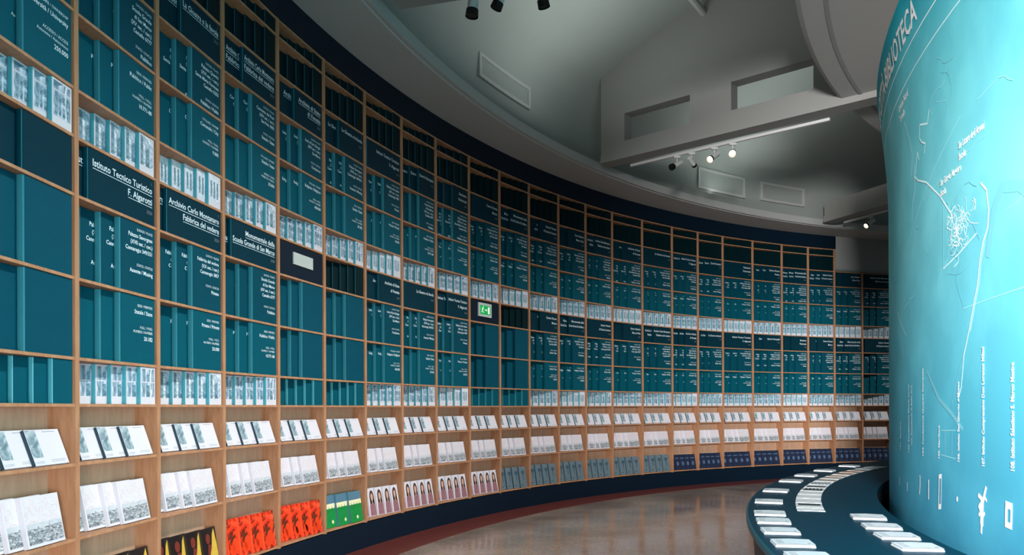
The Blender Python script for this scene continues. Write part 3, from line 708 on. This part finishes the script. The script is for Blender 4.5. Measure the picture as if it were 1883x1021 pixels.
# --- the chart itself, part of the printed skin
mb = skin_mb
ribbon(mb, [(166.47, 2.06), (166.2, 1.98), (165.2, 2.04), (165.09, 1.95), (165.4, 1.90), (165.9, 1.86), (165.72, 1.80)], 0.012, 'map_line')
ribbon(mb, [(165.0, 1.80), (164.77, 1.87), (164.5, 1.76), (164.25, 1.72), (164.8, 1.66), (166.0, 1.58), (167.55, 1.406), (168.73, 1.224), (168.9, 1.12)], 0.013, 'map_line')
ribbon(mb, [(164.3, 1.8), (164.3, 1.6), (164.0, 1.55), (163.8, 1.4)], 0.008, 'map_line')
ribbon(mb, [(162.8, 2.22), (163.56, 2.03), (163.9, 1.9), (163.7, 1.75)], 0.006, 'map_line')
ribbon(mb, [(162.85, 1.25), (165, 1.45), (167.0, 1.62), (169.5, 1.80)], 0.006, 'map_faint')
ribbon(mb, [(167.9, 0.905), (169.3, 0.95), (170.69, 1.02)], 0.008, 'map_line'); ribbon(mb, [(167.9, 0.905), (167.9, 1.4)], 0.005, 'map_faint')
ribbon(mb, [(170.98, 1.30), (171.35, 1.24), (171.5, 1.12), (171.44, 1.02), (171.1, 0.94)], 0.014, 'map_line')
ribbon(mb, [(171.1, 0.94), (170.9, 0.85), (170.75, 0.72), (170.5, 0.62), (170.1, 0.45), (169.7, 0.31), (169.5, 0.12), (169.2, 0.04)], 0.010, 'map_line')
ribbon(mb, [(171.2, 0.94), (171.0, 0.85), (170.85, 0.72), (170.6, 0.62), (170.2, 0.45)], 0.006, 'map_line')
ribbon(mb, [(169.68, 0.60), (171.5, 0.61), (173.5, 0.62), (177, 0.6)], 0.006, 'map_faint')
ribbon(mb, [(160.4, 0.79), (161.3, 0.68), (162.6, 0.561)], 0.006, 'map_line')
for p in ([(167.6, -0.16), (169.0, -0.15)], [(167.6, -0.32), (169.0, -0.33)], [(168.0, -0.16), (168.05, -0.32)], [(168.7, -0.15), (168.65, -0.33)]): ribbon(mb, p, 0.006, 'map_faint')
rr = random.Random(3)        # the city, a dense tangle of canals
for k in range(95):
    th = rr.gauss(169.3, 0.42); z = rr.gauss(1.12, 0.075); d = rr.uniform(0, 6.28); pts = [(th, z)]
    for q in range(3):
        d += rr.uniform(-1.1, 1.1); th += math.cos(d)*0.18; z += math.sin(d)*0.03; pts.append((th, z))
    ribbon(mb, pts, rr.choice((0.004, 0.006, 0.008)), rr.choice(('map_line', 'map_line', 'map_faint')), d=0.0045, sub=1)
mb = skin_mb                               # rivers and shoals
for k in range(30):
    th = rr.uniform(163.5, 179); z = rr.uniform(0.6, 2.4); d = rr.uniform(0, 6.28); pts = [(th, z)]
    for q in range(7):
        d += rr.uniform(-0.8, 0.8); th += math.cos(d)*0.35; z += math.sin(d)*0.045; z = min(2.45, z); pts.append((th, z))
    ribbon(mb, pts, rr.choice((0.003, 0.004, 0.006)), rr.choice(('map_faint', 'map_faint', 'map_water')), d=0.0035, sub=2)
ribbon(mb, [(171.4, 0.85), (171.8, 1.1), (172.3, 1.2), (173.2, 1.16), (174.4, 1.0), (176, 0.9)], 0.06, 'map_water', 0.003)
ribbon(mb, [(166, 0.25), (167.4, 0.05), (168.6, -0.04), (169.6, -0.14)], 0.03, 'map_water', 0.003); ribbon(mb, [(170.0, 0.4), (169.2, 0.2), (168.6, 0.0)], 0.01, 'map_water', 0.003)
ribbon(mb, [(168.6, 1.0), (169.2, 0.93), (169.8, 1.05), (170.4, 1.1), (170.9, 0.98)], 0.02, 'map_water', 0.003)
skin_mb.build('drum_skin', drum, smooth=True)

# ------------------------------------------------------------------ ring table
ZT = EYE-0.85
tb = empty('ring_table', (T.x, T.y, 0)); tag(tb, 'curved teal counter table wrapping the foot of the cyan drum', 'table')
def tmb(): return MB()
class O2: pass
Z0 = Vector((0, 0))
mb = MB(); mb.arc(Z0, 92, 205, [(11.30, ZT-0.045), (11.30, ZT), (12.385, ZT), (12.40, ZT-0.006), (12.40, ZT-0.045)], 'table_teal', 150, mats={3: 'table_rim', 2: 'table_rim'}); mb.build('tabletop', tb)
mb = MB(); mb.arc(Z0, 92, 205, [(11.33, 0.001), (11.33, ZT-0.046), (12.36, ZT-0.046), (12.30, 0.001)], 'table_side', 150); mb.build('table_body', tb)

# booklets: a pad of sheets, the top one slightly turned
def booklet_me():
    W, D, h = 0.235, 0.20, 0.014
    mb = MB(); mb.box(0, W, 0, D, 0, h*0.45, 'paper'); mb.box(0.004, W-0.003, 0.004, D-0.002, h*0.46, h, 'paper')
    t = MB(); z = h+0.004
    t.grid([[(0.0, 0.0, z), (W*0.5, 0.0, z+0.004), (W, 0.002, z)], [(0.0, D, z), (W*0.5, D, z+0.004), (W, D, z+0.001)]], 'paper')
    for q in range(6): t.box(0.02, 0.06, 0.03+q*0.024, 0.036+q*0.024, z+0.0022, z+0.0026, 'letter_grey')
    t.box(W-0.04, W-0.02, 0.03, 0.05, z+0.0015, z+0.0022, 'letter_grey')
    return mb.mesh('booklet'), t.mesh('top_sheet')
bk, tsh = booklet_me()
def put_booklet(r, a, lab, grp, rnd):
    rt = link('booklet', bk); p = pol(T, r, a, ZT+0.001)
    rt.location = pol(T, r, a+0.95, ZT+0.001); rt.rotation_euler = (0, 0, math.radians(a+0.95+180)+rnd.uniform(-0.03, 0.03))
    tag(rt, lab, 'booklet', grp); link('top_sheet', tsh, rt)
rnd = random.Random(11)
outer = [171.75, 169.75, 167.5, 165.25, 163.2, 159.4, 154.8, 149.5, 145.6, 141.4, 136.6]
od = ['cut by the lower edge of the photo', 'nearest fully seen one', 'second from the near end', 'third from the near end', 'fourth from the near end', 'fifth, above the touching group',
      'sixth, level with the photo strip', 'seventh, beside the strip', 'eighth, small and far', 'ninth, smaller and farther', 'farthest, next to the drum edge']
for k, a in enumerate(outer): put_booklet(12.34, a+0.2, f'white paper booklet on the outer table edge, {od[k]}', 'white booklets along the outer table edge', rnd)
inner = [163.5, 165.9, 168.0, 170.0, 172.2]
idn = ['farthest one', 'second from the far end', 'third from the far end', 'nearest one in view', 'out of view below']
for k, a in enumerate(inner[:4]): put_booklet(11.63, a+0.1, f'white paper booklet on the inner table edge by the drum, {idn[k]}', 'white booklets along the inner table edge', rnd)
# strip of overlapping printed cards down the middle of the table
def card(kind):
    W, D = 0.215, 0.17; mb = MB(); mb.box(0, W, 0, D, 0, 0.003, 'paper'); z = 0.0035
    if kind == 'lines':
        for q in range(4): mb.box(0.02, W-0.02, 0.02+q*0.036, 0.032+q*0.036, 0.003, z, 'letter_grey' if q % 3 == 0 else 'sign_frame')
    elif kind == 'dark': mb.box(0.02, W-0.012, 0.015, D-0.012, 0.003, z, 'card_dark')
    elif kind == 'arches':
        for q in range(5):
            x = 0.025+q*0.036; mb.face([(x, 0.02, z), (x+0.022, 0.02, z), (x+0.022, 0.1, z), (x+0.011, 0.13, z), (x, 0.1, z)], 'card_dark')
    elif kind == 'ochre': mb.box(0.01, W-0.01, 0.01, D-0.01, 0.003, z, 'card_ochre')
    return mb.mesh('printed_card')
cards = {k: card(k) for k in ('lines', 'dark', 'arches', 'ochre')}
seq = ['lines']*2+['dark']+['lines']*6+['dark']+['arches', 'dark', 'lines', 'arches', 'arches', 'lines']+['ochre', 'lines', 'ochre', 'ochre', 'lines', 'ochre', 'ochre', 'ochre', 'ochre', 'ochre', 'arches', 'lines', 'arches', 'lines', 'lines']
cd = {'lines': 'white card with grey text lines', 'dark': 'white card with dark photo', 'arches': 'white card with dark arches', 'ochre': 'ochre tinted picture card'}
a = 162.6; cnt = 0
for k, kd in enumerate(seq):
    o = link('printed_card', cards[kd]); o.location = pol(T, 12.0, a, ZT+0.0012+0.0033*(k % 2))
    o.rotation_euler = (0, 0, math.radians(a+180+0.3))
    tag(o, f'{cd[kd]}, {(ORD+["twenty-eighth", "twenty-ninth", "thirtieth", "thirty-first"])[k]} from the near end of the table strip', 'card', 'overlapping cards in a curved strip on the table')
    a -= math.degrees(0.150/12.0)*1.2

# ------------------------------------------------------------------ lamp rails and spotlights
def rail(ang, r0, r1, lab, dz=0.0):
    mb = MB(); radial_box(mb, ang, r0, r1, -0.125, -0.085, ZS-0.03+dz, ZS+0.008+dz, 'lamp_white')
    o = mb.build('lamp_rail'); tag(o, lab, 'lamp rail'); return o
RZ = ZS-0.03
def spot(ang, r, aim, lit, lab, length=0.24, rad=0.045):
    u = Vector((math.cos(math.radians(ang)), math.sin(math.radians(ang)), 0)); v = Vector((-u.y, u.x, 0))
    base = Vector((B.x, B.y, 0))+u*r+v*(-0.105); base.z = RZ+(0.24 if ang > 160 else 0)
    rt = empty('spotlight', base); tag(rt, lab, 'spotlight', 'track spotlights under the radial beams')
    mb = MB(); mb.box(-0.05, 0.05, -0.018, 0.018, -0.03, -0.001, 'lamp_white'); mb.tube((0, 0, -0.03), (0, 0, -0.11), 0.009, 0.009, 'lamp_white', 8)
    mb.build('mount', rt)
    d = (Vector(aim)-base).normalized(); c = Vector((0, 0, -0.13))
    mb = MB(); mb.tube(c-d*length*0.45, c+d*length*0.42, rad*0.85, rad*0.95, 'lamp_white', 16); mb.build('lamp_housing', rt, smooth=False)
    mb = MB(); mb.tube(c+d*length*0.42, c+d*length*0.62, rad*1.08, rad*1.15, 'lamp_black', 16, caps=(True, False)); mb.build('snout', rt)
    mb = MB(); mb.tube(c+d*length*0.43, c+d*length*0.58, rad*0.95, rad*0.95, 'lamp_glow' if lit else 'lamp_black', 16); mb.build('lens', rt)
    L = bpy.data.lights.new('spot_beam', 'SPOT'); L.energy = 16 if lit else 8; L.spot_size = 1.1; L.spot_blend = 0.6; L.color = (1, 0.86, 0.68); L.shadow_soft_size = 0.05
    lo = bpy.data.objects.new('spot_beam', L); COL.objects.link(lo); lo.parent = rt; lo.location = c+d*length*0.7
    lo.rotation_euler = d.to_track_quat('-Z', 'Y').to_euler()
def rr_of(ang, x, y): return plane_hit(ang, x, y)[0]
rail(140.3, rr_of(140.3, 1525, 219), rr_of(140.3, 1157, 320), 'long white lamp rail under the beam with two openings')
rail(113.2, 10.5, 13.75, 'white lamp rail under the far beam next to the cyan drum')
rail(163.8, 9.8, 13.3, 'white lamp rail under the near beam at the top edge of the photo', 0.24)
def bpt(i, f=0.5, z=2.6):
    M, L = BM[i]; return tuple(M @ Vector((L*f, 0, z)))
spot(140.3, rr_of(140.3, 1242, 298), bpt(5), False, 'white spotlight with black snout, leftmost on the long rail')
spot(140.3, rr_of(140.3, 1269, 290), bpt(22, z=2.0), False, 'small white spotlight second on the long rail', 0.18, 0.035)
spot(140.3, rr_of(140.3, 1311, 278), bpt(3, z=1.0), True, 'lit warm spotlight third on the long rail')
spot(140.3, rr_of(140.3, 1345, 268), (0.3, 2.5, 0.8), True, 'lit warm spotlight rightmost on the long rail')
spot(113.2, rr_of(113.2, 1596, 400), bpt(12, z=1.0), True, 'lit warm spotlight on the far rail beside the cyan drum')
spot(163.8, 13.25, (-0.9, 7.4, 0), False, 'large white spotlight with black snout at the top edge, left', 0.34, 0.055)
spot(163.8, 12.95, bpt(4, z=1.2), False, 'large white spotlight at the top edge, right of the black-snouted one', 0.3, 0.05)
spot(163.8, 12.6, (1.6, 8.0, 0), False, 'spotlight with only its black snout showing at the top edge', 0.34, 0.05)
bpy.context.view_layer.update()
